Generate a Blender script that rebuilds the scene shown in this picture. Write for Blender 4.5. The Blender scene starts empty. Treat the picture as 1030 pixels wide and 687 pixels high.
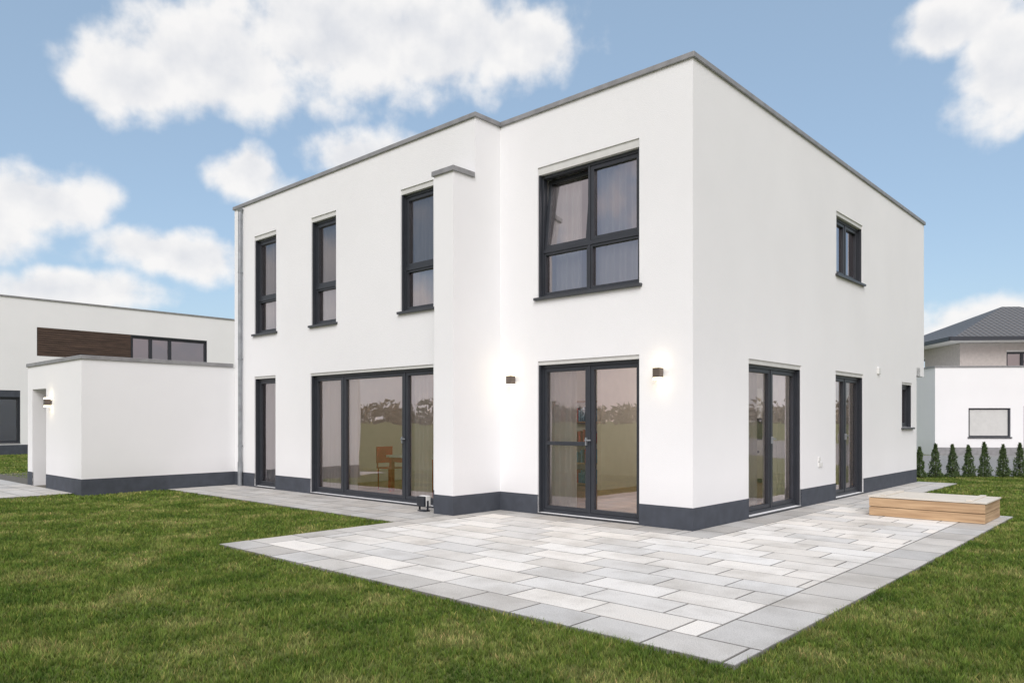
import bpy, math, random
import numpy as np
from mathutils import Vector
random.seed(4); rng=np.random.default_rng(7)
S=bpy.context.scene
# ------------------------------------------------------------------ helpers
def newmat(name):
    m=bpy.data.materials.new(name); m.use_nodes=True
    nt=m.node_tree; return m,nt,nt.nodes['Principled BSDF']
def N(nt,t,**kw):
    n=nt.nodes.new(t)
    for k,v in kw.items():
        setattr(n,k,v)
    return n
def ramp(nt,fac,stops):
    r=N(nt,'ShaderNodeValToRGB'); e=r.color_ramp.elements
    while len(e)<len(stops): e.new(.5)
    for i,(p,c) in enumerate(stops):
        e[i].position=p; e[i].color=(*c,1)
    nt.links.new(fac,r.inputs[0]); return r.outputs[0]
def pos(nt,obj=True):
    return N(nt,'ShaderNodeTexCoord').outputs['Object']
def bump(nt,b,h,strength=.3,dist=.01):
    n=N(nt,'ShaderNodeBump'); n.inputs['Strength'].default_value=strength; n.inputs['Distance'].default_value=dist
    nt.links.new(h,n.inputs['Height']); nt.links.new(n.outputs[0],b.inputs['Normal'])
def simple(name,col,rough=.6,metal=0,var=.08,scale=6,bs=.15,bscale=80,bd=.002):
    m,nt,b=newmat(name); p=pos(nt)
    n=N(nt,'ShaderNodeTexNoise'); n.inputs['Scale'].default_value=scale; n.inputs['Detail'].default_value=6
    nt.links.new(p,n.inputs['Vector'])
    c1=tuple(max(0,c*(1-var)) for c in col); c2=tuple(min(1,c*(1+var)) for c in col)
    nt.links.new(ramp(nt,n.outputs['Fac'],[(.3,c1),(.7,c2)]),b.inputs['Base Color'])
    b.inputs['Roughness'].default_value=rough; b.inputs['Metallic'].default_value=metal
    n2=N(nt,'ShaderNodeTexNoise'); n2.inputs['Scale'].default_value=bscale; n2.inputs['Detail'].default_value=3
    nt.links.new(p,n2.inputs['Vector']); bump(nt,b,n2.outputs['Fac'],bs,bd)
    return m
def stucco(name,base):
    m,nt,b=newmat(name); p=pos(nt)
    n=N(nt,'ShaderNodeTexNoise'); n.inputs['Scale'].default_value=.55; n.inputs['Detail'].default_value=5; n.inputs['Roughness'].default_value=.55
    nt.links.new(p,n.inputs['Vector'])
    col=ramp(nt,n.outputs['Fac'],[(.3,tuple(c*.96 for c in base)),(.65,base)])
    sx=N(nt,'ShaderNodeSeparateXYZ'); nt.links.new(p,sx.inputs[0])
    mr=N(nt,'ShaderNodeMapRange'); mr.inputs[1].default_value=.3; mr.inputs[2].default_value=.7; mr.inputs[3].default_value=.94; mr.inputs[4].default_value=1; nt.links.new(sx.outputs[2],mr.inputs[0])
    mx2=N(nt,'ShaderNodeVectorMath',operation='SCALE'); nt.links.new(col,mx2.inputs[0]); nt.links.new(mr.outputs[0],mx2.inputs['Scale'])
    nt.links.new(mx2.outputs[0],b.inputs['Base Color']); b.inputs['Roughness'].default_value=.92
    n2=N(nt,'ShaderNodeTexNoise'); n2.inputs['Scale'].default_value=90; n2.inputs['Detail'].default_value=4; nt.links.new(p,n2.inputs['Vector'])
    bump(nt,b,n2.outputs['Fac'],.7,.006); return m
M={}
M['white']=stucco('white_stucco',(.82,.822,.83))
M['white2']=stucco('neighbour_stucco',(.84,.84,.84))
M['beige']=simple('beige_render',(.47,.43,.40),.9)
M['plinth']=simple('plinth_paint',(.052,.060,.076),.75,var=.15,bs=.4,bscale=120)
M['frame']=simple('anthracite_frame',(.028,.032,.040),.42,var=.1,bs=.03)
M['coping']=simple('zinc_coping',(.28,.28,.285),.5,.25,var=.15,bs=.1)
M['sill']=simple('dark_sill',(.06,.064,.07),.4,.3)
M['pipe']=simple('zinc_pipe',(.30,.32,.34),.45,.5,var=.2)
M['housing']=simple('shutter_housing',(.62,.62,.60),.5,var=.05)
M['inwall']=simple('interior_wall',(.80,.76,.71),.9,var=.03)
M['infloor']=simple('wood_floor',(.42,.26,.15),.4,var=.3,scale=4)
M['roof']=simple('roof_gravel',(.25,.25,.25),.95,var=.3,scale=40)
M['lampb']=simple('lamp_body',(.16,.13,.11),.4,.6)
M['soil']=simple('joint_sand',(.12,.11,.09),.95,var=.5,scale=30)
M['asph']=simple('gravel_drive',(.25,.25,.245),.95,var=.4,scale=25,bs=.6,bscale=60,bd=.02)
M['plate']=simple('white_plastic',(.7,.7,.68),.4,var=.03)
M['red']=simple('red_paint',(.50,.05,.035),.4)
M['blue']=simple('blue_ceramic',(.06,.22,.36),.3)
M['bark']=simple('bark',(.09,.065,.045),.95,var=.3)
M['cab']=simple('cabinet_white',(.75,.75,.73),.4)
M['dark']=simple('dark_interior',(.03,.028,.026),.6)
def emis(name,col,st):
    m,nt,b=newmat(name); b.inputs['Emission Color'].default_value=(*col,1); b.inputs['Emission Strength'].default_value=st; return m
M['glow']=emis('lamp_glow',(1,.84,.55),5)
M['fill_shade']=emis('fill_pendant_shade',(1,.82,.58),1.2)  # glowing shade of the added interior fill lamps
def wood(name,c1,c2,ax):
    m,nt,b=newmat(name); p=pos(nt)
    mp=N(nt,'ShaderNodeMapping'); sc=[26,26,26]; sc[ax]=1.4; mp.inputs['Scale'].default_value=sc; nt.links.new(p,mp.inputs[0])
    n=N(nt,'ShaderNodeTexNoise'); n.inputs['Scale'].default_value=1; n.inputs['Detail'].default_value=6; n.inputs['Distortion'].default_value=.6
    nt.links.new(mp.outputs[0],n.inputs['Vector'])
    nt.links.new(ramp(nt,n.outputs['Fac'],[(.3,c1),(.7,c2)]),b.inputs['Base Color']); b.inputs['Roughness'].default_value=.75
    bump(nt,b,n.outputs['Fac'],.3,.004); return m
M['woodx']=wood('larch_board_x',(.34,.21,.115),(.60,.42,.25),0)
M['woody']=wood('larch_board_y',(.30,.19,.10),(.52,.37,.22),1)
M['lid']=wood('lid_board',(.54,.50,.43),(.74,.69,.61),0)
M['slat']=wood('dark_slat',(.05,.032,.024),(.12,.075,.055),1)
def glass(name,tint=(.95,.965,.96),amp=.05):
    m=bpy.data.materials.new(name); m.use_nodes=True; nt=m.node_tree; nt.nodes.clear()
    o=N(nt,'ShaderNodeOutputMaterial'); mx=N(nt,'ShaderNodeMixShader'); t=N(nt,'ShaderNodeBsdfTransparent'); g=N(nt,'ShaderNodeBsdfGlossy')
    t.inputs[0].default_value=(*tint,1); g.inputs['Roughness'].default_value=.0; g.inputs['Color'].default_value=(1,.93,.96,1)
    f=N(nt,'ShaderNodeFresnel'); f.inputs['IOR'].default_value=1.7
    a=N(nt,'ShaderNodeMath',operation='MULTIPLY_ADD'); a.inputs[1].default_value=1.4; a.inputs[2].default_value=.20; a.use_clamp=True
    nt.links.new(f.outputs[0],a.inputs[0]); nt.links.new(a.outputs[0],mx.inputs[0])
    p=N(nt,'ShaderNodeTexCoord'); n=N(nt,'ShaderNodeTexNoise'); n.inputs['Scale'].default_value=1.3; n.inputs['Detail'].default_value=1
    nt.links.new(p.outputs['Object'],n.inputs['Vector']); bm=N(nt,'ShaderNodeBump'); bm.inputs['Strength'].default_value=amp; bm.inputs['Distance'].default_value=.05
    nt.links.new(n.outputs['Fac'],bm.inputs['Height']); nt.links.new(bm.outputs[0],g.inputs['Normal'])
    nt.links.new(t.outputs[0],mx.inputs[1]); nt.links.new(g.outputs[0],mx.inputs[2]); nt.links.new(mx.outputs[0],o.inputs[0]); return m
M['glass']=glass('window_glass')
def veil(name,col,alpha,transl=.4):
    m=bpy.data.materials.new(name); m.use_nodes=True; nt=m.node_tree; nt.nodes.clear()
    o=N(nt,'ShaderNodeOutputMaterial'); mx=N(nt,'ShaderNodeMixShader'); t=N(nt,'ShaderNodeBsdfTransparent'); d=N(nt,'ShaderNodeBsdfDiffuse'); tr=N(nt,'ShaderNodeBsdfTranslucent'); m2=N(nt,'ShaderNodeMixShader')
    d.inputs[0].default_value=(*col,1); tr.inputs[0].default_value=(*col,1); m2.inputs[0].default_value=transl; mx.inputs[0].default_value=alpha
    nt.links.new(d.outputs[0],m2.inputs[1]); nt.links.new(tr.outputs[0],m2.inputs[2]); nt.links.new(t.outputs[0],mx.inputs[1]); nt.links.new(m2.outputs[0],mx.inputs[2]); nt.links.new(mx.outputs[0],o.inputs[0]); return m
M['curtain']=veil('sheer_curtain',(.93,.92,.90),.92,.25)
M['screen']=veil('insect_screen',(.06,.06,.065),.25,0)
# ------------------------------------------------------------------ mesh builder
class MB:
    def __init__(s): s.v=[];s.f=[]
    def quad(s,*p):
        i=len(s.v); s.v+= [tuple(q) for q in p]; s.f.append(tuple(range(i,i+len(p))))
    def box(s,x0,x1,y0,y1,z0,z1):
        if x0>x1:x0,x1=x1,x0
        if y0>y1:y0,y1=y1,y0
        i=len(s.v)
        s.v+=[(x0,y0,z0),(x1,y0,z0),(x1,y1,z0),(x0,y1,z0),(x0,y0,z1),(x1,y0,z1),(x1,y1,z1),(x0,y1,z1)]
        s.f+=[tuple(i+k for k in q) for q in [(0,3,2,1),(4,5,6,7),(0,1,5,4),(1,2,6,5),(2,3,7,6),(3,0,4,7)]]
    def cyl(s,c,r,z0,z1,n=20,r2=None):
        r2=r if r2 is None else r2; i=len(s.v)
        for z,rr in((z0,r),(z1,r2)):
            for k in range(n):
                a=2*math.pi*k/n; s.v.append((c[0]+rr*math.cos(a),c[1]+rr*math.sin(a),z))
        s.f+=[(i+k,i+(k+1)%n,i+n+(k+1)%n,i+n+k) for k in range(n)]
        s.f+=[tuple(i+k for k in range(n))[::-1],tuple(i+n+k for k in range(n))]
    def obj(s,name,mat,parent=None,bevel=0,fix=True):
        me=bpy.data.meshes.new(name); me.from_pydata(s.v,[],s.f); me.materials.append(M[mat] if isinstance(mat,str) else mat)
        if fix:
            import bmesh
            b=bmesh.new(); b.from_mesh(me); bmesh.ops.recalc_face_normals(b,faces=b.faces); b.to_mesh(me); b.free()
        o=bpy.data.objects.new(name,me); S.collection.objects.link(o)
        if parent: o.parent=parent
        if bevel:
            m=o.modifiers.new('bevel','BEVEL'); m.width=bevel; m.segments=2; m.limit_method='ANGLE'
        return o
def empty(name,loc=(0,0,0),rz=0):
    e=bpy.data.objects.new(name,None); S.collection.objects.link(e); e.location=loc; e.rotation_euler=(0,0,rz); e.empty_display_size=.3; return e
def FR(kind,off):
    if kind=='front': return lambda a,d,z:(a,off+d,z)
    if kind=='side':  return lambda a,d,z:(off-d,a,z)
    if kind=='left':  return lambda a,d,z:(off+d,a,z)
def fbox(mb,F,a0,a1,d0,d1,z0,z1,tilt=None):
    i=len(mb.v)
    for z in(z0,z1):
        for a,d in((a0,d0),(a1,d0),(a1,d1),(a0,d1)):
            dd=d+(0 if tilt is None else (z-tilt[0])*tilt[1])
            mb.v.append(F(a,dd,z))
    mb.f+=[tuple(i+k for k in q) for q in [(0,3,2,1),(4,5,6,7),(0,1,5,4),(1,2,6,5),(2,3,7,6),(3,0,4,7)]]
def wall(mb,F,a0,a1,z0,z1,th,holes=()):
    A=sorted({a0,a1,*[h[0] for h in holes],*[h[1] for h in holes]}); Z=sorted({z0,z1,*[h[2] for h in holes],*[h[3] for h in holes]})
    def solid(i,j):
        if i<0 or j<0 or i>=len(A)-1 or j>=len(Z)-1: return False
        ca=(A[i]+A[i+1])/2; cz=(Z[j]+Z[j+1])/2
        return not any(h[0]<ca<h[1] and h[2]<cz<h[3] for h in holes)
    for i in range(len(A)-1):
        for j in range(len(Z)-1):
            if not solid(i,j): continue
            p,q,r,s=A[i],A[i+1],Z[j],Z[j+1]
            mb.quad(F(p,0,r),F(q,0,r),F(q,0,s),F(p,0,s)); mb.quad(F(p,th,r),F(q,th,r),F(q,th,s),F(p,th,s))
            if not solid(i-1,j): mb.quad(F(p,0,r),F(p,th,r),F(p,th,s),F(p,0,s))
            if not solid(i+1,j): mb.quad(F(q,0,r),F(q,th,r),F(q,th,s),F(q,0,s))
            if not solid(i,j-1): mb.quad(F(p,0,r),F(q,0,r),F(q,th,r),F(p,th,r))
            if not solid(i,j+1): mb.quad(F(p,0,s),F(q,0,s),F(q,th,s),F(p,th,s))
# ------------------------------------------------------------------ camera
f=751.0; HY=423.0
cam=bpy.data.cameras.new('camera'); co=bpy.data.objects.new('camera',cam); S.collection.objects.link(co); S.camera=co
co.location=(0,0,1.5); co.rotation_euler=(math.pi/2,0,0)
cam.sensor_width=36; cam.lens=f/1030*36; cam.shift_y=(HY-343.5)/1030; cam.clip_end=3000; cam.clip_start=.05
ANG=math.atan2(-.6741,.7387)
AX,AY=2.46,10.15
house=empty('modern_house',(AX,AY,0),ANG)
def W(x,y,z=0):
    c,s=math.cos(ANG),math.sin(ANG); return (AX+c*x-s*y, AY+s*x+c*y, z)
# ------------------------------------------------------------------ house
XL=-11.61; XB=-3.6; YF=-.593; H=6.43; YB=11.78
Ff=FR('front',0); Fl=FR('front',YF); Fs=FR('side',0); Fn=FR('side',XB)
o_up=(-2.77,-.855,3.47,5.56); o_dn=(-2.77,-.855,.03,2.45)
lw=[(XB-7.09,XB-6.15,3.45,5.66),(XB-4.78,XB-3.90,3.45,5.66),(XB-1.90,XB-1.015,3.45,5.64)]
lg=[(XB-7.09,XB-6.18,.03,2.49),(XB-4.81,XB-1.015,.03,2.47)]
s1=(1.72,3.80,.03,2.45); s2=(5.48,7.10,.03,2.45); s3=(9.85,10.7,1.34,2.40); s4=(5.52,7.05,4.30,5.50)
mb=MB()
wall(mb,Ff,XB,0,0,H,.35,[o_up,o_dn])
wall(mb,Fl,XL,XB,0,H,.35,lw+lg)
wall(mb,Fs,.35,11.1,0,2.6,.35,[s1,s2,s3])
wall(mb,Fs,.35,YB,2.6,H,.35,[s4])
mb.box(XB-.35,XB,YF+.35,.35,0,H)
mb.box(XB-.45,XB,-1.078,YF,0,5.44)
mb.box(XL,XL+.35,YF+.35,YB,0,H)
mb.box(XL+.35,-9.6,10.75,11.1,0,2.6); mb.box(-5.6,-.35,10.75,11.1,0,2.6); mb.box(XL+.35,-.35,YB-.35,YB,2.6,H)
mb.box(XL+.35,-.0,11.1,YB-.35,2.6,2.8)
mb.obj('walls','white',house)
mb=MB()
c0,c1=H,H+.075; ov=.035
mb.box(XB+ov,ov,-ov,.38,c0,c1); mb.box(-.38,ov,.38,YB+ov,c0,c1)
mb.box(XL-ov,XB+ov,YF-ov,YF+.38,c0,c1); mb.box(XB-.38,XB+ov,YF+.38,.38,c0,c1)
mb.box(XL-ov,XL+.38,YF+.38,YB+ov,c0,c1); mb.box(XL+.38,-.38,YB-.38,YB+ov,c0,c1)
mb.box(XB-.45-ov,XB+ov,-1.078-ov,YF-ov-.001,5.44,5.52); mb.box(XB-.45-ov,XB-.0,YF-ov-.001,YF-.001,5.44,5.518)
mb.obj('roof_coping','coping',house,.006)
mb=MB(); mb.box(XL+.3,-.3,.3,YB-.3,6.15,6.25); mb.box(XL+.3,XB-.3,YF+.3,.3,6.15,6.25); mb.obj('flat_roof','roof',house)
mb=MB()
mb.box(XL+.35,-.35,.35,10.74,2.72,2.95); mb.box(XL+.35,XB-.35,YF+.35,.35,2.72,2.95)
mb.box(XL+.35,-.35,.35,YB-.35,6.05,6.149); mb.box(XL+.35,XB-.35,YF+.35,.35,6.05,6.149)
mb.box(XL+.35,-9.4,4.6,4.7,.05,2.72); mb.box(-6.4,-4.2,4.6,4.7,.05,2.72); mb.box(-4.2,-4.1,3.6,10.5,.05,2.72); mb.box(-4.1,-.35,8.2,8.3,.05,2.72)
mb.box(-9.5,-9.4,-.2,4.6,.05,2.72)
for xx in(-9.0,-6.6,-4.2): mb.box(xx,xx+.1,.36,2.2,2.95,6.05)
mb.box(XL+.35,-.36,2.2,2.3,2.95,6.05); mb.box(-2.5,-.36,7.6,7.7,2.95,6.05); mb.box(-2.6,-2.5,2.3,7.7,2.95,6.05)
mb.obj('interior_partitions','inwall',house)
mb=MB(); mb.box(XL+.35,-.35,.35,10.74,-.02,.05); mb.box(XL+.35,XB-.35,YF+.35,.35,-.02,.05); mb.obj('interior_floor','infloor',house)
PZ=.31
mb=MB()
def pl(F,a0,a1): fbox(mb,F,a0,a1,-.006,.02,-.05,PZ)
pl(Ff,XB+.0001,-2.77); pl(Ff,-.855,.006)
pl(Fl,XL-.006,lg[0][0]); pl(Fl,lg[0][1],lg[1][0]); pl(Fl,lg[1][1],XB-.45)
pl(Fs,.02,s1[0]); pl(Fs,s1[1],s2[0]); pl(Fs,s2[1],11.1)
Ffin=FR('front',-1.078); pl(Ffin,XB-.456,XB+.006); pl(Fn,-1.058,-.007)
fbox(mb,FR('left',XB-.45),-1.058,YF-.007,-.006,.02,-.05,PZ)
mb.obj('plinth','plinth',house)
fr=MB();gl=MB();cu=MB();hs=MB();sl=MB();sc=MB();hd=MB()
def leaf(F,a0,a1,z0,z1,w=.06,tilt=None,bar=None,screen=False,dd=.10):
    d0,d1=dd,dd+.07
    fbox(fr,F,a0,a0+w,d0,d1,z0,z1,tilt); fbox(fr,F,a1-w,a1,d0,d1,z0,z1,tilt)
    fbox(fr,F,a0+w,a1-w,d0,d1,z0,z0+w,tilt); fbox(fr,F,a0+w,a1-w,d0,d1,z1-w,z1,tilt)
    if bar: fbox(fr,F,a0+w,a1-w,d0-.004,d1-.004,bar-.03,bar+.03,tilt)
    g=dd+.045; T=lambda z: 0 if tilt is None else (z-tilt[0])*tilt[1]
    q=lambda m,g,zz0,zz1:m.quad(F(a0+w-.005,g+T(zz0),zz0),F(a1-w+.005,g+T(zz0),zz0),F(a1-w+.005,g+T(zz1),zz1),F(a0+w-.005,g+T(zz1),zz1))
    q(gl,g,z0+w-.005,z1-w+.005)
    if screen: q(sc,dd+.005,z0+w-.005,z1-w+.005)
def window(F,o,splits,transom=None,bars={},screens=(),tilts={},sill=False,house_h=.09):
    a0,a1,z0,z1=o; w=.05
    zt=z1-house_h
    fbox(hs,F,a0+.001,a1-.001,.02,.2,zt,z1-.001)
    fbox(fr,F,a0,a0+w,.085,.19,z0,zt-.001); fbox(fr,F,a1-w,a1,.085,.19,z0,zt-.001)
    fbox(fr,F,a0+w,a1-w,.085,.19,z0,z0+w); fbox(fr,F,a0+w,a1-w,.085,.19,zt-w-.001,zt-.001)
    fbox(fr,F,a0+.001,a0+.03,.022,.084,z0,zt-.001); fbox(fr,F,a1-.03,a1-.001,.022,.084,z0,zt-.001)
    edges=[a0+w]+[a0+(a1-a0)*s for s in splits]+[a1-w]; zb=z0+w; ze=zt-w-.001
    for s in splits:
        x=a0+(a1-a0)*s; fbox(fr,F,x-.02,x+.02,.089,.186,zb,ze)
    if transom: fbox(fr,F,a0+w,a1-w,.087,.188,transom-.03,transom+.03)
    for i in range(len(edges)-1):
        l=edges[i]+(.021 if i else .002); r=edges[i+1]-(.021 if i<len(edges)-2 else .002)
        if transom:
            leaf(F,l,r,transom+.032,ze-.002,tilt=(transom,tilts[i]) if i in tilts else None,screen=i in screens)
            leaf(F,l,r,zb+.002,transom-.032,w=.035)
        else: leaf(F,l,r,zb+.002,ze-.002,bar=bars.get(i),screen=i in screens)
    if sill:
        fbox(sl,F,a0-.05,a1+.05,-.055,.084,z0-.045,z0-.002)
    else: fbox(sl,F,a0+.001,a1-.001,-.02,.2,z0-.03,z0-.002)
def curtain(F,a0,a1,z0,z1,d=.25,amp=.03,per=.11):
    n=max(8,int((a1-a0)/.012)); pts=[]; ph=random.random()*6
    for i in range(n+1):
        a=a0+(a1-a0)*i/n; pts.append((a,d+amp*math.sin(ph+2*math.pi*a/per+.9*math.sin(a*7+ph))+amp*.4*math.sin(a*31)))
    for i in range(n):
        (p,q),(r,s)=pts[i],pts[i+1]; cu.quad(F(p,q,z0),F(r,s,z0),F(r,s*1,z1),F(p,q,z1))
window(Ff,o_up,[.5],transom=4.22,tilts={0:.11},sill=True,house_h=.12)
curtain(Ff,-1.8,-.9,3.0,5.7,d=.30); curtain(Ff,-2.72,-2.2,3.0,5.7,d=.42)
window(Ff,o_dn,[.5],bars={0:1.14},screens=(0,),house_h=.06)
curtain(Ff,-2.72,-2.2,.06,2.6)
for i,o in enumerate(lw):
    window(Fl,o,[],transom=4.22,screens=(0,),sill=True,house_h=.09)
    if i<2: curtain(Fl,o[0]+.03,o[0]+.45,3.0,5.8); curtain(Fl,o[1]-.3,o[1]-.03,3.0,5.8)
    else: curtain(Fl,o[0]+.03,o[1]-.03,3.0,5.8)
window(Fl,lg[0],[],house_h=.05); curtain(Fl,lg[0][0]+.03,lg[0][1]-.35,.06,2.6)
g=lg[1]; wG=g[1]-g[0]
window(Fl,g,[1.01/wG,2.91/wG],house_h=.05)
curtain(Fl,g[0]+.03,g[0]+1.25,.06,2.6); curtain(Fl,g[1]-.95,g[1]-.35,.06,2.6)
window(Fs,s1,[.5],screens=(0,),house_h=.07); curtain(Fs,1.78,2.55,.06,2.6); curtain(Fs,2.85,3.75,.06,2.6)
window(Fs,s2,[.5],screens=(1,),house_h=.07); curtain(Fs,5.5,6.1,.06,2.6); curtain(Fs,6.3,7.05,.06,2.6)
window(Fs,s3,[],sill=True,house_h=.05); window(Fs,s4,[.5],sill=True,house_h=.07)
curtain(Fs,5.56,6.3,4.1,5.5)
window(lambda a,d,z:(a,11.1-d,z),(-9.6,-5.6,.03,2.6),[.33,.66],house_h=.12)  # unseen rear window, added to let daylight into the ground-floor rooms
for F,a,z in((Ff,-1.86,1.18),(Fs,2.76,1.18),(Fs,6.28,1.18),(Fl,g[0]+2.86,1.15)):
    fbox(hd,F,a-.012,a+.012,.06,.10,z-.06,z+.06); fbox(hd,F,a-.012,a+.10,.045,.06,z+.01,z+.03)
fr.obj('window_frames','frame',house,.004); gl.obj('window_glass','glass',house,fix=False); hs.obj('shutter_housings','housing',house)
o=cu.obj('curtains','curtain',house,fix=False)
for p in o.data.polygons: p.use_smooth=True
sl.obj('window_sills','sill',house,.003); sc.obj('insect_screens','screen',house,fix=False); hd.obj('door_handles','pipe',house,.002)
mb=MB(); px=XB-7.62; mb.cyl((px,YF-.07),.042,.0,6.30,20); mb.cyl((px,YF-.07),.052,.0,.55,20); mb.cyl((px,YF-.07),.042,6.30,6.38,20,.07)
for z in(.9,2.9,4.9): mb.cyl((px,YF-.07),.048,z,z+.03,20); mb.box(px-.012,px+.012,YF-.07,YF,z,z+.03)
mb.obj('downpipe','pipe',house)
mb=MB()
for z in(.66,.76): fbox(mb,Fs,4.58,4.66,-.02,.01,z,z+.08)
fbox(mb,Fs,4.68,4.76,-.02,.01,.66,.74); mb.obj('wall_sockets','plate',house,.004)
mb=MB(); fbox(mb,Fs,8.0,8.14,-.04,.01,2.5,2.64); mb.obj('wall_vent','plate',house,.01)
# ------------------------------------------------------------------ annex
annex=empty('garage_annex',(AX,AY,0),ANG)
AL=XL-3.6; AF=YF-3.27; AH=2.75; Fa=FR('front',AF); hole=(-14.86,-13.86,-.06,2.22)
mb=MB(); wall(mb,Fa,AL,XL,-.06,AH,.3,[hole]); mb.box(XL-.3,XL,AF+.3,YF-.001,-.06,AH); mb.box(AL,AL+.3,AF+.3,3,-.06,AH); mb.box(AL+.3,XL-.001,2.7,3,-.06,AH)
mb.box(hole[0]-.2,hole[1]+.9,AF+1.2,AF+1.3,-.05,AH-.36); mb.box(AL+.3,XL-.3,AF+.3,2.7,AH-.35,AH-.2)
mb.obj('walls','white',annex)
mb=MB(); q0,q1=AH,AH+.08
mb.box(AL-.03,XL+.03,AF-.03,AF+.33,q0,q1); mb.box(XL-.33,XL+.03,AF+.33,YF-.04,q0,q1); mb.box(AL-.03,AL+.33,AF+.33,3.03,q0,q1)
mb.obj('roof_coping','coping',annex,.005)
mb=MB(); F=Fa; fbox(mb,F,AL-.006,hole[0],-.006,.02,-.06,PZ); fbox(mb,F,hole[1],XL+.006,-.006,.02,-.06,PZ); fbox(mb,FR('side',XL),AF+.02,YF-.007,-.006,.02,-.06,PZ)
mb.obj('plinth','plinth',annex)
mb=MB(); mb.box(hole[0]+.02,hole[1]-.02,AF+.95,AF+1.0,0,2.1); mb.obj('door','housing',annex,.005)
mb=MB(); mb.box(hole[0]+.1,hole[0]+.14,AF+.9,AF+.95,.95,1.2); mb.obj('door_handle','frame',annex)
# ------------------------------------------------------------------ lamps
def lamp(F,a,z):
    e=empty('wall_lamp',(AX,AY,0),ANG)
    m=MB(); fbox(m,F,a-.055,a+.055,-.14,-.03,z-.07,z+.07); fbox(m,F,a-.03,a+.03,-.03,.002,z-.04,z+.04); m.obj('lamp_body','lampb',e,.006)
    m=MB(); fbox(m,F,a-.05,a+.05,-.135,-.035,z-.10,z-.069); fbox(m,F,a-.05,a+.05,-.135,-.035,z+.069,z+.10); m.obj('lamp_lens','glow',e)
    for s in(-1,1):
        l=bpy.data.lights.new('lamp_light','POINT'); l.energy=.45; l.color=(1,.80,.52); l.shadow_soft_size=.03
        lo=bpy.data.objects.new('lamp_light',l); S.collection.objects.link(lo); lo.parent=e; lo.location=F(a,-.12,z+s*.15)
lamp(Ff,-3.285,2.17); lamp(Ff,-.496,2.17); lamp(Fa,-13.5,1.9)
def fill_pendant(x,y,zc,drop,en):  # invented fixture, added as fill light to brighten the ground-floor rooms
    e=empty('fill_pendant_lamp',(*W(x,y)[:2],zc),ANG)
    m=MB(); m.cyl((0,0),.006,-drop,0,8); m.cyl((0,0),.05,-.03,0,16); m.obj('fill_cord_and_rose','frame',e)
    m=MB(); m.cyl((0,0),.17,-drop-.2,-drop,24,.06); m.obj('fill_lamp_shade','fill_shade',e)
    l=bpy.data.lights.new('fill_bulb','POINT'); l.energy=en; l.color=(1,.92,.82); l.shadow_soft_size=.1
    lo=bpy.data.objects.new('fill_bulb',l); S.collection.objects.link(lo); lo.parent=e; lo.location=(0,0,-drop-.32)
fill_pendant(-6.3,2.6,2.719,.45,36); fill_pendant(-2.0,2.2,2.719,.3,30); fill_pendant(-2.6,6.0,2.719,.3,30)
# ------------------------------------------------------------------ paving
def slabmat():
    m,nt,b=newmat('concrete_slab'); p=pos(nt)
    at=N(nt,'ShaderNodeAttribute',attribute_name='tint')
    n=N(nt,'ShaderNodeTexNoise'); n.inputs['Scale'].default_value=1.5; n.inputs['Detail'].default_value=7; n.inputs['Roughness'].default_value=.65; nt.links.new(p,n.inputs['Vector'])
    d=ramp(nt,n.outputs['Fac'],[(.32,(.76,.75,.73)),(.54,(1,1,1)),(.75,(1.0,.99,.97))])
    n3=N(nt,'ShaderNodeTexNoise'); n3.inputs['Scale'].default_value=110; n3.inputs['Detail'].default_value=4; nt.links.new(p,n3.inputs['Vector'])
    d3=ramp(nt,n3.outputs['Fac'],[(.36,(.72,.72,.72)),(.58,(1,1,1))])
    a=N(nt,'ShaderNodeMix',data_type='RGBA',blend_type='MULTIPLY'); a.inputs[0].default_value=1; nt.links.new(at.outputs['Color'],a.inputs[6]); nt.links.new(d,a.inputs[7])
    c=N(nt,'ShaderNodeMix',data_type='RGBA',blend_type='MULTIPLY'); c.inputs[0].default_value=1; nt.links.new(a.outputs[2],c.inputs[6]); nt.links.new(d3,c.inputs[7])
    nt.links.new(c.outputs[2],b.inputs['Base Color'])
    rr=N(nt,'ShaderNodeMapRange'); rr.inputs[1].default_value=.3; rr.inputs[2].default_value=.6; rr.inputs[3].default_value=.5; rr.inputs[4].default_value=.85; nt.links.new(n.outputs['Fac'],rr.inputs[0]); nt.links.new(rr.outputs[0],b.inputs['Roughness'])
    bump(nt,b,n3.outputs['Fac'],.3,.003); return m
M['slab']=slabmat()
pv=MB(); tints=[]
def slab(x0,x1,y0,y1,base,var=.07):
    if x1-x0<.05 or y1-y0<.05: return
    g=.005; dz=random.uniform(-.001,.001); c=.005
    t=base*(1+random.uniform(-var,var*.7)); w=random.uniform(-.015,.02)
    x0+=g;x1-=g;y0+=g;y1-=g; i=len(pv.v); z=dz
    pv.v+=[(x0,y0,-.03),(x1,y0,-.03),(x1,y1,-.03),(x0,y1,-.03),(x0,y0,z-c*.7),(x1,y0,z-c*.7),(x1,y1,z-c*.7),(x0,y1,z-c*.7),(x0+c,y0+c,z),(x1-c,y0+c,z),(x1-c,y1-c,z),(x0+c,y1-c,z)]
    col=lambda k:(t*(1.02+w)*k,t*.985*k,t*(.93-w*1.2)*k,1)
    for a,b in((0,4),(4,8)):
        for k in range(4): pv.f.append((i+a+k,i+a+(k+1)%4,i+b+(k+1)%4,i+b+k)); tints.append(col(.4))
    pv.f.append((i+8,i+9,i+10,i+11)); tints.append(col(1))
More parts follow.
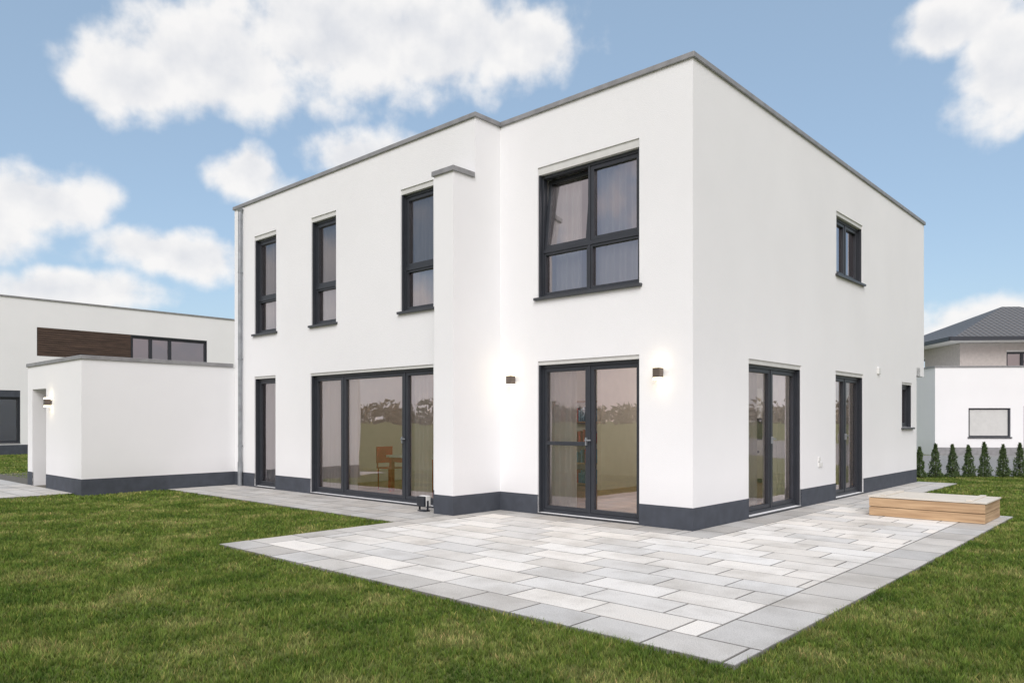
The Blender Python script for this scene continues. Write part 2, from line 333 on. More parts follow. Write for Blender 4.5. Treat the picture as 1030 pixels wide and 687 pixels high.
def field(x0,x1,y0,y1,l,w,base,off=.5,along='x',keep=None,var=.07):
    if along=='x':
        r=0; y=y0
        while y<y1-.01:
            x=x0-l*((r*off)%1); ye=min(y+w,y1)
            while x<x1-.01:
                a,b=max(x,x0),min(x+l,x1)
                if keep and ye>keep[1]+.01: a=max(a,keep[0])
                if b>a: slab(a,b,y,ye,base,var)
                x+=l
            y+=w; r+=1
    else:
        r=0; x=x0
        while x<x1-.01:
            y=y0-l*((r*off)%1); xe=min(x+w,x1)
            while y<y1-.01:
                a,b=max(y,y0),min(y+l,y1)
                if b>a: slab(x,xe,a,b,base,var)
                y+=l
            x+=w; r+=1
LI,GR=.82,.60
TX0,TX1,TY0,TY1=-3.74,2.95,-4.85,4.77
field(-3.34,2.47,-4.45,4.35,.8,.4,LI,.37,'x',keep=(.45,-.45),var=.13)
field(TX0,TX1,TY0,-4.45,.6,.4,GR,var=.1)
field(2.47,TX1,-4.45,TY1,.6,.48,GR,along='y',var=.1)
field(TX0,-3.34,-4.45,-.45,.6,.4,GR,along='y',var=.1)
field(TX0,0,-.45,.0,.6,.45,GR-.08); field(0,.45,-.45,4.35,.6,.45,GR-.08,along='y')
field(0,2.47,4.35,TY1,.6,.42,GR)
field(-11.6,TX0,-2.15,-.56,.6,.4,GR-.06,var=.1)
field(0,.866,TY1,11.2,.6,.433,GR,along='y')
field(-20,-12.1,AF-1.35,AF,.6,.45,GR)
o=pv.obj('paving_slabs','slab',fix=False); o.location=(AX,AY,0); o.rotation_euler=(0,0,ANG)
ca=o.data.color_attributes.new('tint','FLOAT_COLOR','CORNER'); cols=np.repeat(np.array(tints,dtype=np.float32),4,axis=0); ca.data.foreach_set('color',cols.ravel())
mb=MB()
for a,b,c,d in((TX0+.01,TX1-.01,TY0+.01,TY1-.01),(-11.6,TX0+.005,-2.14,-.4),(0,.86,TY1-.005,11.19),(-20,-12.1,AF-1.34,AF+1.5)):
    mb.quad((a,c,-.0055),(b,c,-.0055),(b,d,-.0055),(a,d,-.0055))
o=mb.obj('paving_joints','soil'); o.location=(AX,AY,0); o.rotation_euler=(0,0,ANG)
# ------------------------------------------------------------------ ground
def groundmat():
    m,nt,b=newmat('lawn_ground'); p=pos(nt)
    n=N(nt,'ShaderNodeTexNoise'); n.inputs['Scale'].default_value=.5; n.inputs['Detail'].default_value=8; n.inputs['Roughness'].default_value=.7; nt.links.new(p,n.inputs['Vector'])
    nt.links.new(ramp(nt,n.outputs['Fac'],[(.3,(.10,.13,.035)),(.7,(.17,.19,.065))]),b.inputs['Base Color']); b.inputs['Roughness'].default_value=1; b.inputs['Specular IOR Level'].default_value=.1
    n2=N(nt,'ShaderNodeTexNoise'); n2.inputs['Scale'].default_value=60; nt.links.new(p,n2.inputs['Vector']); bump(nt,b,n2.outputs['Fac'],.6,.03); return m
M['ground']=groundmat()
mb=MB(); mb.quad((-1500,-1500,-.03),(1500,-1500,-.03),(1500,1500,-.03),(-1500,1500,-.03)); mb.obj('lawn_ground','ground')
mb=MB(); mb.quad((9,20.4,-.02),(60,20.4,-.02),(60,32.9,-.02),(11.5,32.9,-.02)); mb.obj('gravel_driveway','asph')
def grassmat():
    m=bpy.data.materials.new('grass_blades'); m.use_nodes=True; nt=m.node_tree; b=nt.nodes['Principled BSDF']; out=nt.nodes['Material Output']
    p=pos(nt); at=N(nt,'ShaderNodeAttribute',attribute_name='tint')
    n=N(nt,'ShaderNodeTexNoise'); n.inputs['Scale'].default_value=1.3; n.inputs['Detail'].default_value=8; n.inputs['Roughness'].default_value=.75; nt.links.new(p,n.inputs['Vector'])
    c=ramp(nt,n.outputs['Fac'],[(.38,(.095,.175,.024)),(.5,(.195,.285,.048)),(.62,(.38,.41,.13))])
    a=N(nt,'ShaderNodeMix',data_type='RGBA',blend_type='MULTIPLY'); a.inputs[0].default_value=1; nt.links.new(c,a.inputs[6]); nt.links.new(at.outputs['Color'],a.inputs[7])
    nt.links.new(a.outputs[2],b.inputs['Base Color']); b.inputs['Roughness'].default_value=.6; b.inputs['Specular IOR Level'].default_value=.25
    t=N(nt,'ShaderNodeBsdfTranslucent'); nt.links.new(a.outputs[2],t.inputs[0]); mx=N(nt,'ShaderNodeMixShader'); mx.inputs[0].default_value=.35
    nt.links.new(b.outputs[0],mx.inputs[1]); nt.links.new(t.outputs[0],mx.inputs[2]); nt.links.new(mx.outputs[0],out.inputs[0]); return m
M['grass']=grassmat()
def tri_mesh(name,V,C,mat,nv=3):
    n=len(V)//nv; me=bpy.data.meshes.new(name); me.vertices.add(len(V)); me.vertices.foreach_set('co',V.astype(np.float32).ravel())
    me.loops.add(len(V)); me.loops.foreach_set('vertex_index',np.arange(len(V),dtype=np.int32))
    me.polygons.add(n); me.polygons.foreach_set('loop_start',np.arange(0,len(V),nv,dtype=np.int32)); me.update(calc_edges=True); me.validate()
    ca=me.color_attributes.new('tint','FLOAT_COLOR','CORNER'); ca.data.foreach_set('color',C.astype(np.float32).ravel())
    me.materials.append(M[mat]); o=bpy.data.objects.new(name,me); S.collection.objects.link(o); return o
def blades():
    X=[];Y=[];Wd=[];Ht=[]
    for y0,y1,den,w,h in((3.2,5.5,7500,.0038,.042),(5.5,7.5,5000,.005,.042),(7.5,10,3000,.0065,.042),(10,14,1800,.009,.042),(14,20,800,.013,.042),(20,34,250,.022,.045)):
        hw=.72*y1+1.2; n=int((y1-y0)*2*hw*den)
        x=rng.uniform(-hw,hw,n); y=rng.uniform(y0,y1,n)
        cell=.055; q=rng.random(n)<.6
        gx=np.floor(x/cell); gy=np.floor(y/cell); hx=np.modf(np.sin(gx*12.9898+gy*78.233)*43758.5)[0]; hy=np.modf(np.sin(gx*39.34+gy*11.135)*24634.6)[0]
        x=np.where(q,(gx+.5+.45*hx)*cell+rng.normal(0,.010,n),x); y=np.where(q,(gy+.5+.45*hy)*cell+rng.normal(0,.010,n),y)
        k=np.abs(x)<.72*y+1.2; x,y=x[k],y[k]
        c,s=math.cos(ANG),math.sin(ANG); dx,dy=x-AX,y-AY; lx=c*dx+s*dy; ly=-s*dx+c*dy
        e=.008+.02*rng.random(len(x))*(rng.random(len(x))<.4)
        bad=((lx>TX0+e)&(lx<TX1-e)&(ly>TY0+e)&(ly<TY1-e))|((lx>XL-.01)&(lx<TX0+.1)&(ly>-2.15+e)&(ly<12))|((lx>TX0)&(lx<.866-e)&(ly>0)&(ly<11.2))|((lx<-12.1-e)&(lx>-20)&(ly>AF-1.35+e)&(ly<AF+.5))|((lx>AL)&(lx<XL)&(ly>AF)&(ly<12))
        bad|=((y>20.35)&(x>8.6))
        k=~bad; x,y=x[k],y[k]
        X.append(x);Y.append(y);Wd.append(np.full(len(x),w));Ht.append(np.full(len(x),h))
    X=np.concatenate(X);Y=np.concatenate(Y);Wd=np.concatenate(Wd);Ht=np.concatenate(Ht);n=len(X)
    pat=.5+.25*np.sin(X*3.1+1.3*np.sin(Y*2.3))+.25*np.sin(Y*3.7+1.7*np.sin(X*1.9+1))
    fine=np.abs(np.modf(np.sin(np.floor(X/.055)*7.13+np.floor(Y/.055)*3.77)*9631.7)[0])
    Ht=Ht*(.42+.3*pat+.35*rng.random(n)+.35*fine); Wd=Wd*rng.uniform(.7,1.3,n)
    th=rng.uniform(0,2*np.pi,n); ln=rng.uniform(.1,1.0,n)*Ht; la=rng.uniform(0,2*np.pi,n)
    V=np.zeros((n,3,3)); V[:,0]=np.stack([X-np.cos(th)*Wd,Y-np.sin(th)*Wd,np.full(n,-.03)],1); V[:,1]=np.stack([X+np.cos(th)*Wd,Y+np.sin(th)*Wd,np.full(n,-.03)],1)
    V[:,2]=np.stack([X+np.cos(la)*ln,Y+np.sin(la)*ln,-.03+Ht],1)
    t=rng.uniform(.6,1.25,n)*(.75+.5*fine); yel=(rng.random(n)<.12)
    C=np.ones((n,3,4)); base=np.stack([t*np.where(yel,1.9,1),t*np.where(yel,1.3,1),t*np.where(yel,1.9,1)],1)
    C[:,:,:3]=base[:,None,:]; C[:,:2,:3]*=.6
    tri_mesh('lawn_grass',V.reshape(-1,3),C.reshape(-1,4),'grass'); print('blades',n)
blades()
# ------------------------------------------------------------------ sandbox
sb=empty('wooden_sandbox',(AX,AY,0),ANG)
x0,x1,y0,y1=1.22,2.80,3.43,4.55
a=MB(); b=MB()
for z in(.005,.148):
    a.box(x0,x1,y0,y0+.03,z,z+.134); a.box(x0,x1,y1-.03,y1,z,z+.134)
    b.box(x0,x0+.03,y0+.031,y1-.031,z,z+.134); b.box(x1-.03,x1,y0+.031,y1-.031,z,z+.134)
for X_ in(x0+.032,x1-.102):
    for Y_ in(y0+.032,y1-.102): b.box(X_,X_+.07,Y_,Y_+.07,.005,.27)
a.obj('side_boards','woodx',sb,.003); b.obj('end_boards','woody',sb,.003)
c=MB(); n=8; wd=(y1-y0-.0)/n
for i in range(n): c.box(x0-.02,x1+.02,y0+i*wd+.004,y0+(i+1)*wd-.004,.29,.312)
c.box(x0+.15,x0+.23,y0+.05,y1-.05,.313,.333); c.box(x1-.25,x1-.17,y0+.05,y1-.05,.313,.333)
c.obj('lid','lid',sb,.003)
sp=empty('outdoor_spotlight',(*W(-4.40,-1.0)[:2],0),ANG)
m=MB(); m.box(-.09,.09,-.06,.06,0,.02); m.box(-.105,-.095,-.02,.02,.02,.18); m.box(.095,.105,-.02,.02,.02,.18); m.box(-.09,.09,-.075,-.03,.09,.25); m.obj('bracket','frame',sp,.004)
m=MB(); m.box(-.094,.094,-.029,.075,.08,.26); m.obj('housing','plate',sp,.012)
# ------------------------------------------------------------------ interior objects
tb=empty('dining_table',(*W(-6.5,.85)[:2],.05),ANG)
m=MB(); m.box(-.75,.75,-.4,.4,.70,.745); m.obj('table_top','cab',tb,.006)
m=MB(); [m.box(sx*.66-.04,sx*.66+.04,sy*.32-.04,sy*.32+.04,0,.70) for sx in(-1,1) for sy in(-1,1)]; m.box(-.62,.62,-.33,-.30,.60,.699); m.obj('table_legs','red',tb,.004)
m=MB(); m.cyl((-.25,-.1),.06,.746,.82,18,.13); m.cyl((.4,.1),.05,.746,.95,18,.03); m.obj('bowl_and_vase','blue',tb)
m=MB(); m.box(.02,.22,-.2,-.02,.746,.86); m.box(-.62,-.5,.0,.15,.746,.90); m.obj('boxes','red',tb,.004)
for k,(lx,ly) in enumerate(((-6.9,1.6),(-6.1,1.6),(-7.55,.8))):
    ch=empty('dining_chair',(*W(lx,ly)[:2],.05),ANG+(0 if k<2 else math.pi/2))
    m=MB(); [m.cyl((sx*.18,sy*.18),.016,0,.44,10) for sx in(-1,1) for sy in(-1,1)]; m.box(-.21,.21,-.21,.21,.44,.47); m.box(-.21,.21,.19,.22,.55,.9); m.box(-.2,-.17,.19,.215,.47,.55); m.box(.17,.2,.19,.215,.47,.55); m.obj('chair_frame','red' if k else 'cab',ch,.004)
ki=empty('kitchen_island',(*W(-1.9,3.6)[:2],.05),ANG)
m=MB(); m.box(-1.0,1.0,-.35,.35,0.08,.86); m.obj('cabinet','cab',ki,.004); m=MB(); m.box(-1.05,1.05,-.4,.4,.861,.9); m.box(-.9,.9,-.28,.28,0,.079); m.obj('worktop','dark',ki,.003)
m=MB(); m.cyl((-.5,0),.05,.901,1.2,16,.04); m.box(.1,.4,-.15,.1,.901,1.12); m.cyl((.7,.1),.07,.901,1.0,16,.11); m.obj('worktop_items','blue',ki,.003)
kc=empty('kitchen_cupboard',(*W(-1.9,7.9)[:2],.05),ANG)
m=MB(); [m.box(-1.5+i*.6,-1.5+i*.6+.59,-.29,.29,.1,2.2) for i in range(5)]; m.obj('cupboard_doors','cab',kc,.004); m=MB(); m.box(-1.48,1.48,-.25,.29,0,.099); m.box(-.88,-.33,-.30,-.291,1.0,1.5); m.obj('base_and_oven','dark',kc)
sh=empty('bookshelf',(*W(-5.3,4.4)[:2],.05),ANG)
m=MB(); m.box(-1.0,-.96,-.17,.17,0,1.9); m.box(.96,1.0,-.17,.17,0,1.9); [m.box(-.96,.96,-.17,.17,z,z+.03) for z in(0.02,.48,.94,1.4,1.86)]; m.obj('shelves','woodx',sh)
m=MB(); m2=MB(); xx=-.92
while xx<.88:
    w=random.uniform(.03,.07)
    for z in(.05,.51,.97,1.43):
        if random.random()<.75: (m if random.random()<.5 else m2).box(xx,xx+w,-.12,.12,z,z+random.uniform(.2,.33))
    xx+=w+.012
m.obj('books_red','red',sh); m2.obj('books_blue','blue',sh)
# ------------------------------------------------------------------ neighbour left
nl=empty('neighbour_house_white',(-22.6,33,0),ANG)
Fq=FR('side',0); T=7.0
m=MB(); wall(m,Fq,-5,22,-.05,T,.3,[(1.4,9.35,4.45,5.76),(-4.2,.75,.5,2.85)])
m.box(-12,-.3,-5,-4.7,-.05,T); m.box(-12,-11.7,-4.7,22,-.05,T); m.box(-11.7,-.3,21.7,22,-.05,T); m.box(-11.7,-.3,-4.7,21.7,T-.5,T-.3); m.box(-6,-5.9,-4.7,21.7,0,T-.5); m.obj('walls','white2',nl)
m=MB(); m.box(-.3,.04,-5.04,22.04,T,T+.07); m.box(-12.04,-.3,-5.04,-4.7,T,T+.07); m.obj('roof_coping','coping',nl)
m=MB(); fbox(m,Fq,-5.01,22,-.02,.02,-.05,.42); m.obj('plinth','plinth',nl)
m=MB(); z=4.47
while z<5.72: fbox(m,Fq,1.42,5.48,.02,.06,z,z+.075); z+=.1
m.obj('timber_slats','slat',nl)
m=MB(); fbox(m,Fq,1.4,5.5,.1,.14,4.45,5.76); m.obj('slat_backing','dark',nl)
fr=MB();gl=MB();hs=MB();sl=MB();sc=MB()
window(Fq,(5.5,9.35,4.45,5.76),[.25,.5],house_h=.05); window(Fq,(-4.2,.75,.5,2.85),[.5],house_h=.3)
fr.obj('window_frames','frame',nl); gl.obj('window_glass','glass',nl,fix=False); hs.obj('shutter_housings','plinth',nl); sl.obj('window_sills','sill',nl)
# ------------------------------------------------------------------ neighbour right
nr=empty('neighbour_garage_white',(18.7,33,0),math.radians(-4))
Fq=FR('front',0)
m=MB(); wall(m,Fq,0,11,-.05,3.85,.3,[(1.42,3.2,.78,2.05),(3.75,4.8,-.05,2.15)]); m.box(0,.3,.3,7,-.05,3.85); m.box(.3,11,6.7,7,-.05,3.85); m.box(10.7,11,.3,6.7,-.05,3.85); m.box(.3,10.7,.3,6.7,3.5,3.6); m.obj('walls','white2',nr)
m=MB(); m.box(-.04,11.04,-.04,.3,3.85,3.91); m.box(-.04,.3,.3,7.04,3.85,3.91); m.obj('roof_coping','coping',nr)
m=MB(); fbox(m,Fq,-.01,3.75,-.015,.02,-.05,.32); fbox(m,Fq,4.8,11,-.015,.02,-.05,.32); m.obj('plinth','coping',nr)
m=MB(); z=.84
while z<2.0: fbox(m,Fq,1.5,3.12,.09,.11,z,z+.052); z+=.055
m.obj('closed_shutter','housing',nr)
m=MB(); fbox(m,Fq,1.42,1.5,.06,.14,.78,2.05); fbox(m,Fq,3.12,3.2,.06,.14,.78,2.05); fbox(m,Fq,1.5,3.12,.06,.14,.78,.84); fbox(m,Fq,1.5,3.12,.06,.14,1.99,2.05); fbox(m,Fq,1.38,3.24,-.05,.08,.73,.779); fbox(m,Fq,3.76,4.79,.15,.2,0,2.14); m.obj('window_frames','frame',nr)
ns=empty('garden_shed_white',(20.0,39,0),math.radians(-4))
m=MB(); wall(m,Fq,0,6,-.05,3.0,.25,[(1.1,1.35,.3,2.6)]); m.box(0,.25,.25,5,-.05,3); m.box(.25,6,4.7,5,-.05,3.0); m.box(.25,6,.25,4.7,2.7,2.8); m.obj('walls','white2',ns)
m=MB(); m.box(-.03,6,-.03,.28,3,3.06); m.box(-.03,.28,.28,5,3,3.06); m.obj('roof_coping','coping',ns)
m=MB(); m.box(1.1,1.35,.1,.15,.3,2.6); m.obj('slot_window','frame',ns)
hh=empty('hip_roof_house',(24.6,41,0),math.radians(-4))
m=MB(); wall(m,Fq,0,11,-.05,5.75,.3,[(2.45,4.2,4.15,5.35),(6.0,8.0,4.15,5.35)]); wall(m,FR('left',0),.3,9.7,-.05,5.75,.3,[(4,5.5,4.1,5.3)]); m.box(10.7,11,.3,10,-.05,5.75); m.box(0,11,9.7,10,-.05,5.75); m.obj('walls','beige',hh)
m=MB(); m.box(-1,12,-1,11,5.76,5.84); m.obj('soffit','cab',hh)
m=MB(); m.box(-1.05,12.05,-1.08,-1.0,5.79,6.0); m.box(-1.08,-1.0,-1,11,5.79,6.0); m.obj('gutter','frame',hh)
rm,nt,b=newmat('roof_tiles'); p=pos(nt); wv=N(nt,'ShaderNodeTexWave',bands_direction='X'); wv.inputs['Scale'].default_value=1.0; nt.links.new(p,wv.inputs['Vector'])
wv2=N(nt,'ShaderNodeTexWave',bands_direction='Z',wave_profile='SAW'); wv2.inputs['Scale'].default_value=2.4; nt.links.new(p,wv2.inputs['Vector'])
ad=N(nt,'ShaderNodeMath'); nt.links.new(wv.outputs['Fac'],ad.inputs[0]); nt.links.new(wv2.outputs['Fac'],ad.inputs[1]); bump(nt,b,ad.outputs[0],1,.08)
nt.links.new(ramp(nt,ad.outputs[0],[(.2,(.04,.04,.042)),(1,(.15,.147,.147))]),b.inputs['Base Color']); b.inputs['Roughness'].default_value=.5
m=MB(); P=[(-1,-1,5.85),(12,-1,5.85),(12,11,5.85),(-1,11,5.85),(5,5,8.45),(6,5,8.45)]
m.quad(P[0],P[1],P[5],P[4]); m.quad(P[2],P[3],P[4],P[5]); m.quad(P[1],P[2],P[5]); m.quad(P[3],P[0],P[4]); m.obj('hip_roof',rm,hh)
fr=MB();gl=MB();hs=MB();sl=MB();sc=MB(); window(Fq,(2.45,4.2,4.15,5.35),[.5]); window(Fq,(6.0,8.0,4.15,5.35),[.5]); window(FR('left',0),(4,5.5,4.1,5.3),[.5])
fr.obj('window_frames','frame',hh); gl.obj('window_glass','glass',hh,fix=False); hs.obj('shutter_housings','housing',hh); sl.obj('window_sills','sill',hh)
m=MB(); m.box(.35,10.6,3,3.1,2.8,5.7); m.obj('interior_wall','inwall',hh)
# ------------------------------------------------------------------ vegetation
def leafmat(name,c1,c2):
    m,nt,b=newmat(name); at=N(nt,'ShaderNodeAttribute',attribute_name='tint')
    mx=N(nt,'ShaderNodeMix',data_type='RGBA'); mx.inputs[6].default_value=(*c1,1); mx.inputs[7].default_value=(*c2,1); nt.links.new(at.outputs['Fac'],mx.inputs[0])
    nt.links.new(mx.outputs[2],b.inputs['Base Color']); b.inputs['Roughness'].default_value=.7; return m
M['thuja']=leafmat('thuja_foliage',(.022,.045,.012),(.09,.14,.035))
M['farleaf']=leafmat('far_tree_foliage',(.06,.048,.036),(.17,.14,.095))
def leaves(name,Pts,size,mat,tint,parent=None,up=.0):
    n=len(Pts); a=rng.normal(size=(n,3)); a[:,2]+=up; a/=np.linalg.norm(a,axis=1)[:,None]; b=np.cross(a,rng.normal(size=(n,3))); b/=np.linalg.norm(b,axis=1)[:,None]
    s=size*rng.uniform(.6,1.3,(n,1)); V=np.stack([Pts-b*s*.4,Pts+b*s*.4,Pts+a*s*1.3],1)
    C=np.ones((n,3,4)); C[:,:,:3]=tint[:,None,None]
    o=tri_mesh(name,V.reshape(-1,3),C.reshape(-1,4),mat)
    if parent: o.parent=parent
    return o
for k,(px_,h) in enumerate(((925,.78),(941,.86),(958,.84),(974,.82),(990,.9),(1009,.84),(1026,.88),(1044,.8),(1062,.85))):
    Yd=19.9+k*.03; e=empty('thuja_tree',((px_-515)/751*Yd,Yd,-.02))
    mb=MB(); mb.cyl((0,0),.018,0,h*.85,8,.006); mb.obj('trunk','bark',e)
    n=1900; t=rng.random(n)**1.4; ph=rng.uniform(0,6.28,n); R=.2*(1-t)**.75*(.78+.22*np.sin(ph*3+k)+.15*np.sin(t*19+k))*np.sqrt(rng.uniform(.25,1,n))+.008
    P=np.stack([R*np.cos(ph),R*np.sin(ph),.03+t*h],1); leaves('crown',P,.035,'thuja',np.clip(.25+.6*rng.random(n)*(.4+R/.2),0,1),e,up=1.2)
P=[];Tn=[]
for k in range(420):
    ang=math.radians(150+245*k/420+rng.uniform(-1,1)); r=rng.uniform(330,420); cx,cy=r*math.cos(ang),r*math.sin(ang)
    h=rng.uniform(6,13); n=90; q=rng.normal(size=(n,3)); q/=np.linalg.norm(q,axis=1)[:,None]; q*=rng.uniform(.3,1,(n,1))**.5
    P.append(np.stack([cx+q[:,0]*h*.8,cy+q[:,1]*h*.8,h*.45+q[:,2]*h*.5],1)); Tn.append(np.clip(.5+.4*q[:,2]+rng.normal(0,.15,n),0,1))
leaves('distant_trees',np.concatenate(P),2.2,'farleaf',np.concatenate(Tn))
# ------------------------------------------------------------------ world
SE,SR=math.radians(40),math.radians(186)
w=bpy.data.worlds.new('World'); S.world=w; w.use_nodes=True; nt=w.node_tree; nt.nodes.clear()
w.cycles.sampling_method='MANUAL'; w.cycles.sample_map_resolution=256
out=N(nt,'ShaderNodeOutputWorld'); bg=N(nt,'ShaderNodeBackground'); bg.inputs[1].default_value=.15; nt.links.new(bg.outputs[0],out.inputs[0])
sky=N(nt,'ShaderNodeTexSky',sky_type='NISHITA'); sky.sun_disc=False; sky.sun_elevation=SE; sky.sun_rotation=SR; sky.air_density=1.0; sky.dust_density=1.5; sky.ozone_density=1.2
blobs=[(140,70,68,44),(215,58,90,62),(330,22,115,80),(440,38,110,56),(515,48,72,42),
 (248,176,38,20),(362,150,52,24),(35,195,74,34),(-20,215,70,38),(175,256,78,24),(60,290,100,22),
 (960,25,62,32),(1015,75,54,56),(990,335,72,38),(1020,365,75,36)]
tc=N(nt,'ShaderNodeTexCoord'); sp_=N(nt,'ShaderNodeSeparateXYZ'); nt.links.new(tc.outputs['Generated'],sp_.inputs[0])
az=N(nt,'ShaderNodeMath',operation='ARCTAN2'); nt.links.new(sp_.outputs[0],az.inputs[0]); nt.links.new(sp_.outputs[1],az.inputs[1])
el=N(nt,'ShaderNodeMath',operation='ARCSINE'); nt.links.new(sp_.outputs[2],el.inputs[0])
cb=N(nt,'ShaderNodeCombineXYZ'); nt.links.new(az.outputs[0],cb.inputs[0]); nt.links.new(el.outputs[0],cb.inputs[1])
g=nt; AE=cb.outputs[0]
nz=N(g,'ShaderNodeTexNoise'); nz.inputs['Scale'].default_value=9; nz.inputs['Detail'].default_value=3; g.links.new(AE,nz.inputs['Vector'])
sb_=N(g,'ShaderNodeVectorMath',operation='SUBTRACT'); sb_.inputs[1].default_value=(.5,.5,.5); g.links.new(nz.outputs['Color'],sb_.inputs[0])
scl=N(g,'ShaderNodeVectorMath',operation='MULTIPLY'); scl.inputs[1].default_value=(.07,.055,0); g.links.new(sb_.outputs[0],scl.inputs[0])
wp=N(g,'ShaderNodeVectorMath'); g.links.new(AE,wp.inputs[0]); g.links.new(scl.outputs[0],wp.inputs[1])
prev=None
for (cx,cy,rx,ry) in blobs:
    dx=cx-515; a_=math.atan(dx/f); r=math.hypot(f,dx); e_=math.atan((HY-cy)/r); rz=rx*f/(f*f+dx*dx); re=ry/r*math.cos(e_)**2
    s=N(g,'ShaderNodeVectorMath',operation='MULTIPLY_ADD'); s.inputs[1].default_value=(1/rz,1/re,0); s.inputs[2].default_value=(-a_/rz,-e_/re,0); g.links.new(wp.outputs[0],s.inputs[0])
    l=N(g,'ShaderNodeVectorMath',operation='LENGTH'); g.links.new(s.outputs[0],l.inputs[0])
    if prev is None: prev=l.outputs['Value']
    else:
        mn=N(g,'ShaderNodeMath',operation='SMOOTH_MIN'); mn.inputs[2].default_value=.2; g.links.new(prev,mn.inputs[0]); g.links.new(l.outputs['Value'],mn.inputs[1]); prev=mn.outputs[0]
ab=N(g,'ShaderNodeMath',operation='ABSOLUTE'); g.links.new(az.outputs[0],ab.inputs[0])
far=N(g,'ShaderNodeMapRange'); far.inputs[1].default_value=.8; far.inputs[2].default_value=1.1; g.links.new(ab.outputs[0],far.inputs[0])
mpg=N(g,'ShaderNodeMapping'); mpg.inputs['Scale'].default_value=(1.6,3.2,1); g.links.new(AE,mpg.inputs[0])
ng=N(g,'ShaderNodeTexNoise'); ng.inputs['Scale'].default_value=1; ng.inputs['Detail'].default_value=2; g.links.new(mpg.outputs[0],ng.inputs['Vector'])
gen=N(g,'ShaderNodeMapRange'); gen.inputs[1].default_value=.36; gen.inputs[2].default_value=.56; gen.inputs[3].default_value=1.7; gen.inputs[4].default_value=.3; g.links.new(ng.outputs['Fac'],gen.inputs[0])
mixf=N(g,'ShaderNodeMix'); g.links.new(far.outputs[0],mixf.inputs[0]); g.links.new(prev,mixf.inputs[2]); g.links.new(gen.outputs[0],mixf.inputs[3])
one=N(g,'ShaderNodeMath',operation='SUBTRACT'); one.inputs[0].default_value=1; g.links.new(mixf.outputs[0],one.inputs[1])
nd=N(g,'ShaderNodeTexNoise'); nd.inputs['Scale'].default_value=17; nd.inputs['Detail'].default_value=8; nd.inputs['Roughness'].default_value=.52; g.links.new(AE,nd.inputs['Vector'])
ma=N(g,'ShaderNodeMath',operation='MULTIPLY_ADD'); ma.inputs[1].default_value=1.7; ma.inputs[2].default_value=-.76; g.links.new(nd.outputs['Fac'],ma.inputs[0])
tot=N(g,'ShaderNodeMath'); g.links.new(one.outputs[0],tot.inputs[0]); g.links.new(ma.outputs[0],tot.inputs[1])
of=N(nt,'ShaderNodeVectorMath'); of.inputs[1].default_value=(-.006,.022,0); nt.links.new(AE,of.inputs[0])
n2=N(g,'ShaderNodeTexNoise'); n2.inputs['Scale'].default_value=17; n2.inputs['Detail'].default_value=4; n2.inputs['Roughness'].default_value=.5; g.links.new(of.outputs[0],n2.inputs['Vector'])
df=N(g,'ShaderNodeMath',operation='SUBTRACT'); g.links.new(n2.outputs['Fac'],df.inputs[0]); g.links.new(nd.outputs['Fac'],df.inputs[1])
sh1=N(g,'ShaderNodeMath',operation='MULTIPLY_ADD'); sh1.inputs[1].default_value=1.2; g.links.new(df.outputs[0],sh1.inputs[0])
sh0=N(g,'ShaderNodeMath',operation='MULTIPLY_ADD'); sh0.inputs[1].default_value=.5; sh0.inputs[2].default_value=.02; g.links.new(one.outputs[0],sh0.inputs[0]); g.links.new(sh0.outputs[0],sh1.inputs[2])
al=N(nt,'ShaderNodeMapRange',interpolation_type='SMOOTHSTEP'); al.inputs[1].default_value=-.26; al.inputs[2].default_value=.42; al.inputs[3].default_value=0; al.inputs[4].default_value=.96; nt.links.new(tot.outputs[0],al.inputs[0])
cc=ramp(nt,sh1.outputs[0],[(.05,(1.0,.985,.975)),(.75,(.75,.77,.82))])
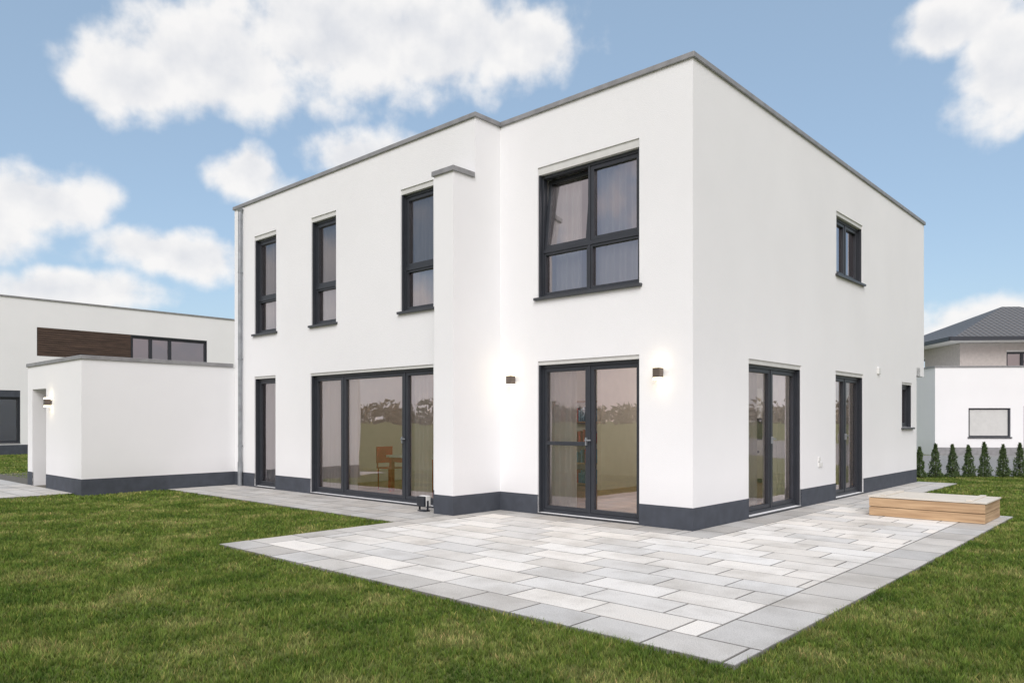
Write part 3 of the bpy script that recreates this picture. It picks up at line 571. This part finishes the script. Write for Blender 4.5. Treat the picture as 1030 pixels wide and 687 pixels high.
back=N(nt,'ShaderNodeMapRange'); back.inputs[1].default_value=.1; back.inputs[2].default_value=-.6; back.inputs[3].default_value=0; back.inputs[4].default_value=.8; nt.links.new(sp_.outputs[1],back.inputs[0])
rose=N(nt,'ShaderNodeMix',data_type='RGBA',blend_type='MULTIPLY'); rose.inputs[7].default_value=(1.0,.86,.88,1); nt.links.new(back.outputs[0],rose.inputs[0]); nt.links.new(cc,rose.inputs[6])
ccs=N(nt,'ShaderNodeVectorMath',operation='SCALE'); ccs.inputs['Scale'].default_value=6.4; nt.links.new(rose.outputs[2],ccs.inputs[0])
hz=N(nt,'ShaderNodeMix',data_type='RGBA'); hz.inputs[0].default_value=.48; hz.inputs[7].default_value=(3.0,4.1,5.2,1); nt.links.new(sky.outputs[0],hz.inputs[6])
mx=N(nt,'ShaderNodeMix',data_type='RGBA'); nt.links.new(al.outputs[0],mx.inputs[0]); nt.links.new(hz.outputs[2],mx.inputs[6]); nt.links.new(ccs.outputs[0],mx.inputs[7])
lo_=N(nt,'ShaderNodeMapRange'); lo_.inputs[1].default_value=.0; lo_.inputs[2].default_value=.5; lo_.inputs[3].default_value=.75; lo_.inputs[4].default_value=0; nt.links.new(el.outputs[0],lo_.inputs[0])
lf=N(nt,'ShaderNodeMath',operation='MULTIPLY'); nt.links.new(lo_.outputs[0],lf.inputs[0]); nt.links.new(back.outputs[0],lf.inputs[1])
mb_=N(nt,'ShaderNodeMix',data_type='RGBA'); mb_.inputs[7].default_value=(7.3,5.4,5.2,1); nt.links.new(lf.outputs[0],mb_.inputs[0]); nt.links.new(mx.outputs[2],mb_.inputs[6])
nt.links.new(mb_.outputs[2],bg.inputs[0])
sun=bpy.data.lights.new('sun','SUN'); sun.energy=2.5; sun.angle=math.radians(40); sun.color=(1,.985,.965)
so=bpy.data.objects.new('sun',sun); S.collection.objects.link(so)
dv=Vector((math.sin(SR)*math.cos(SE),math.cos(SR)*math.cos(SE),math.sin(SE))); so.rotation_euler=dv.to_track_quat('Z','Y').to_euler()
S.view_settings.view_transform='Standard'; S.view_settings.look='None'; S.view_settings.exposure=0
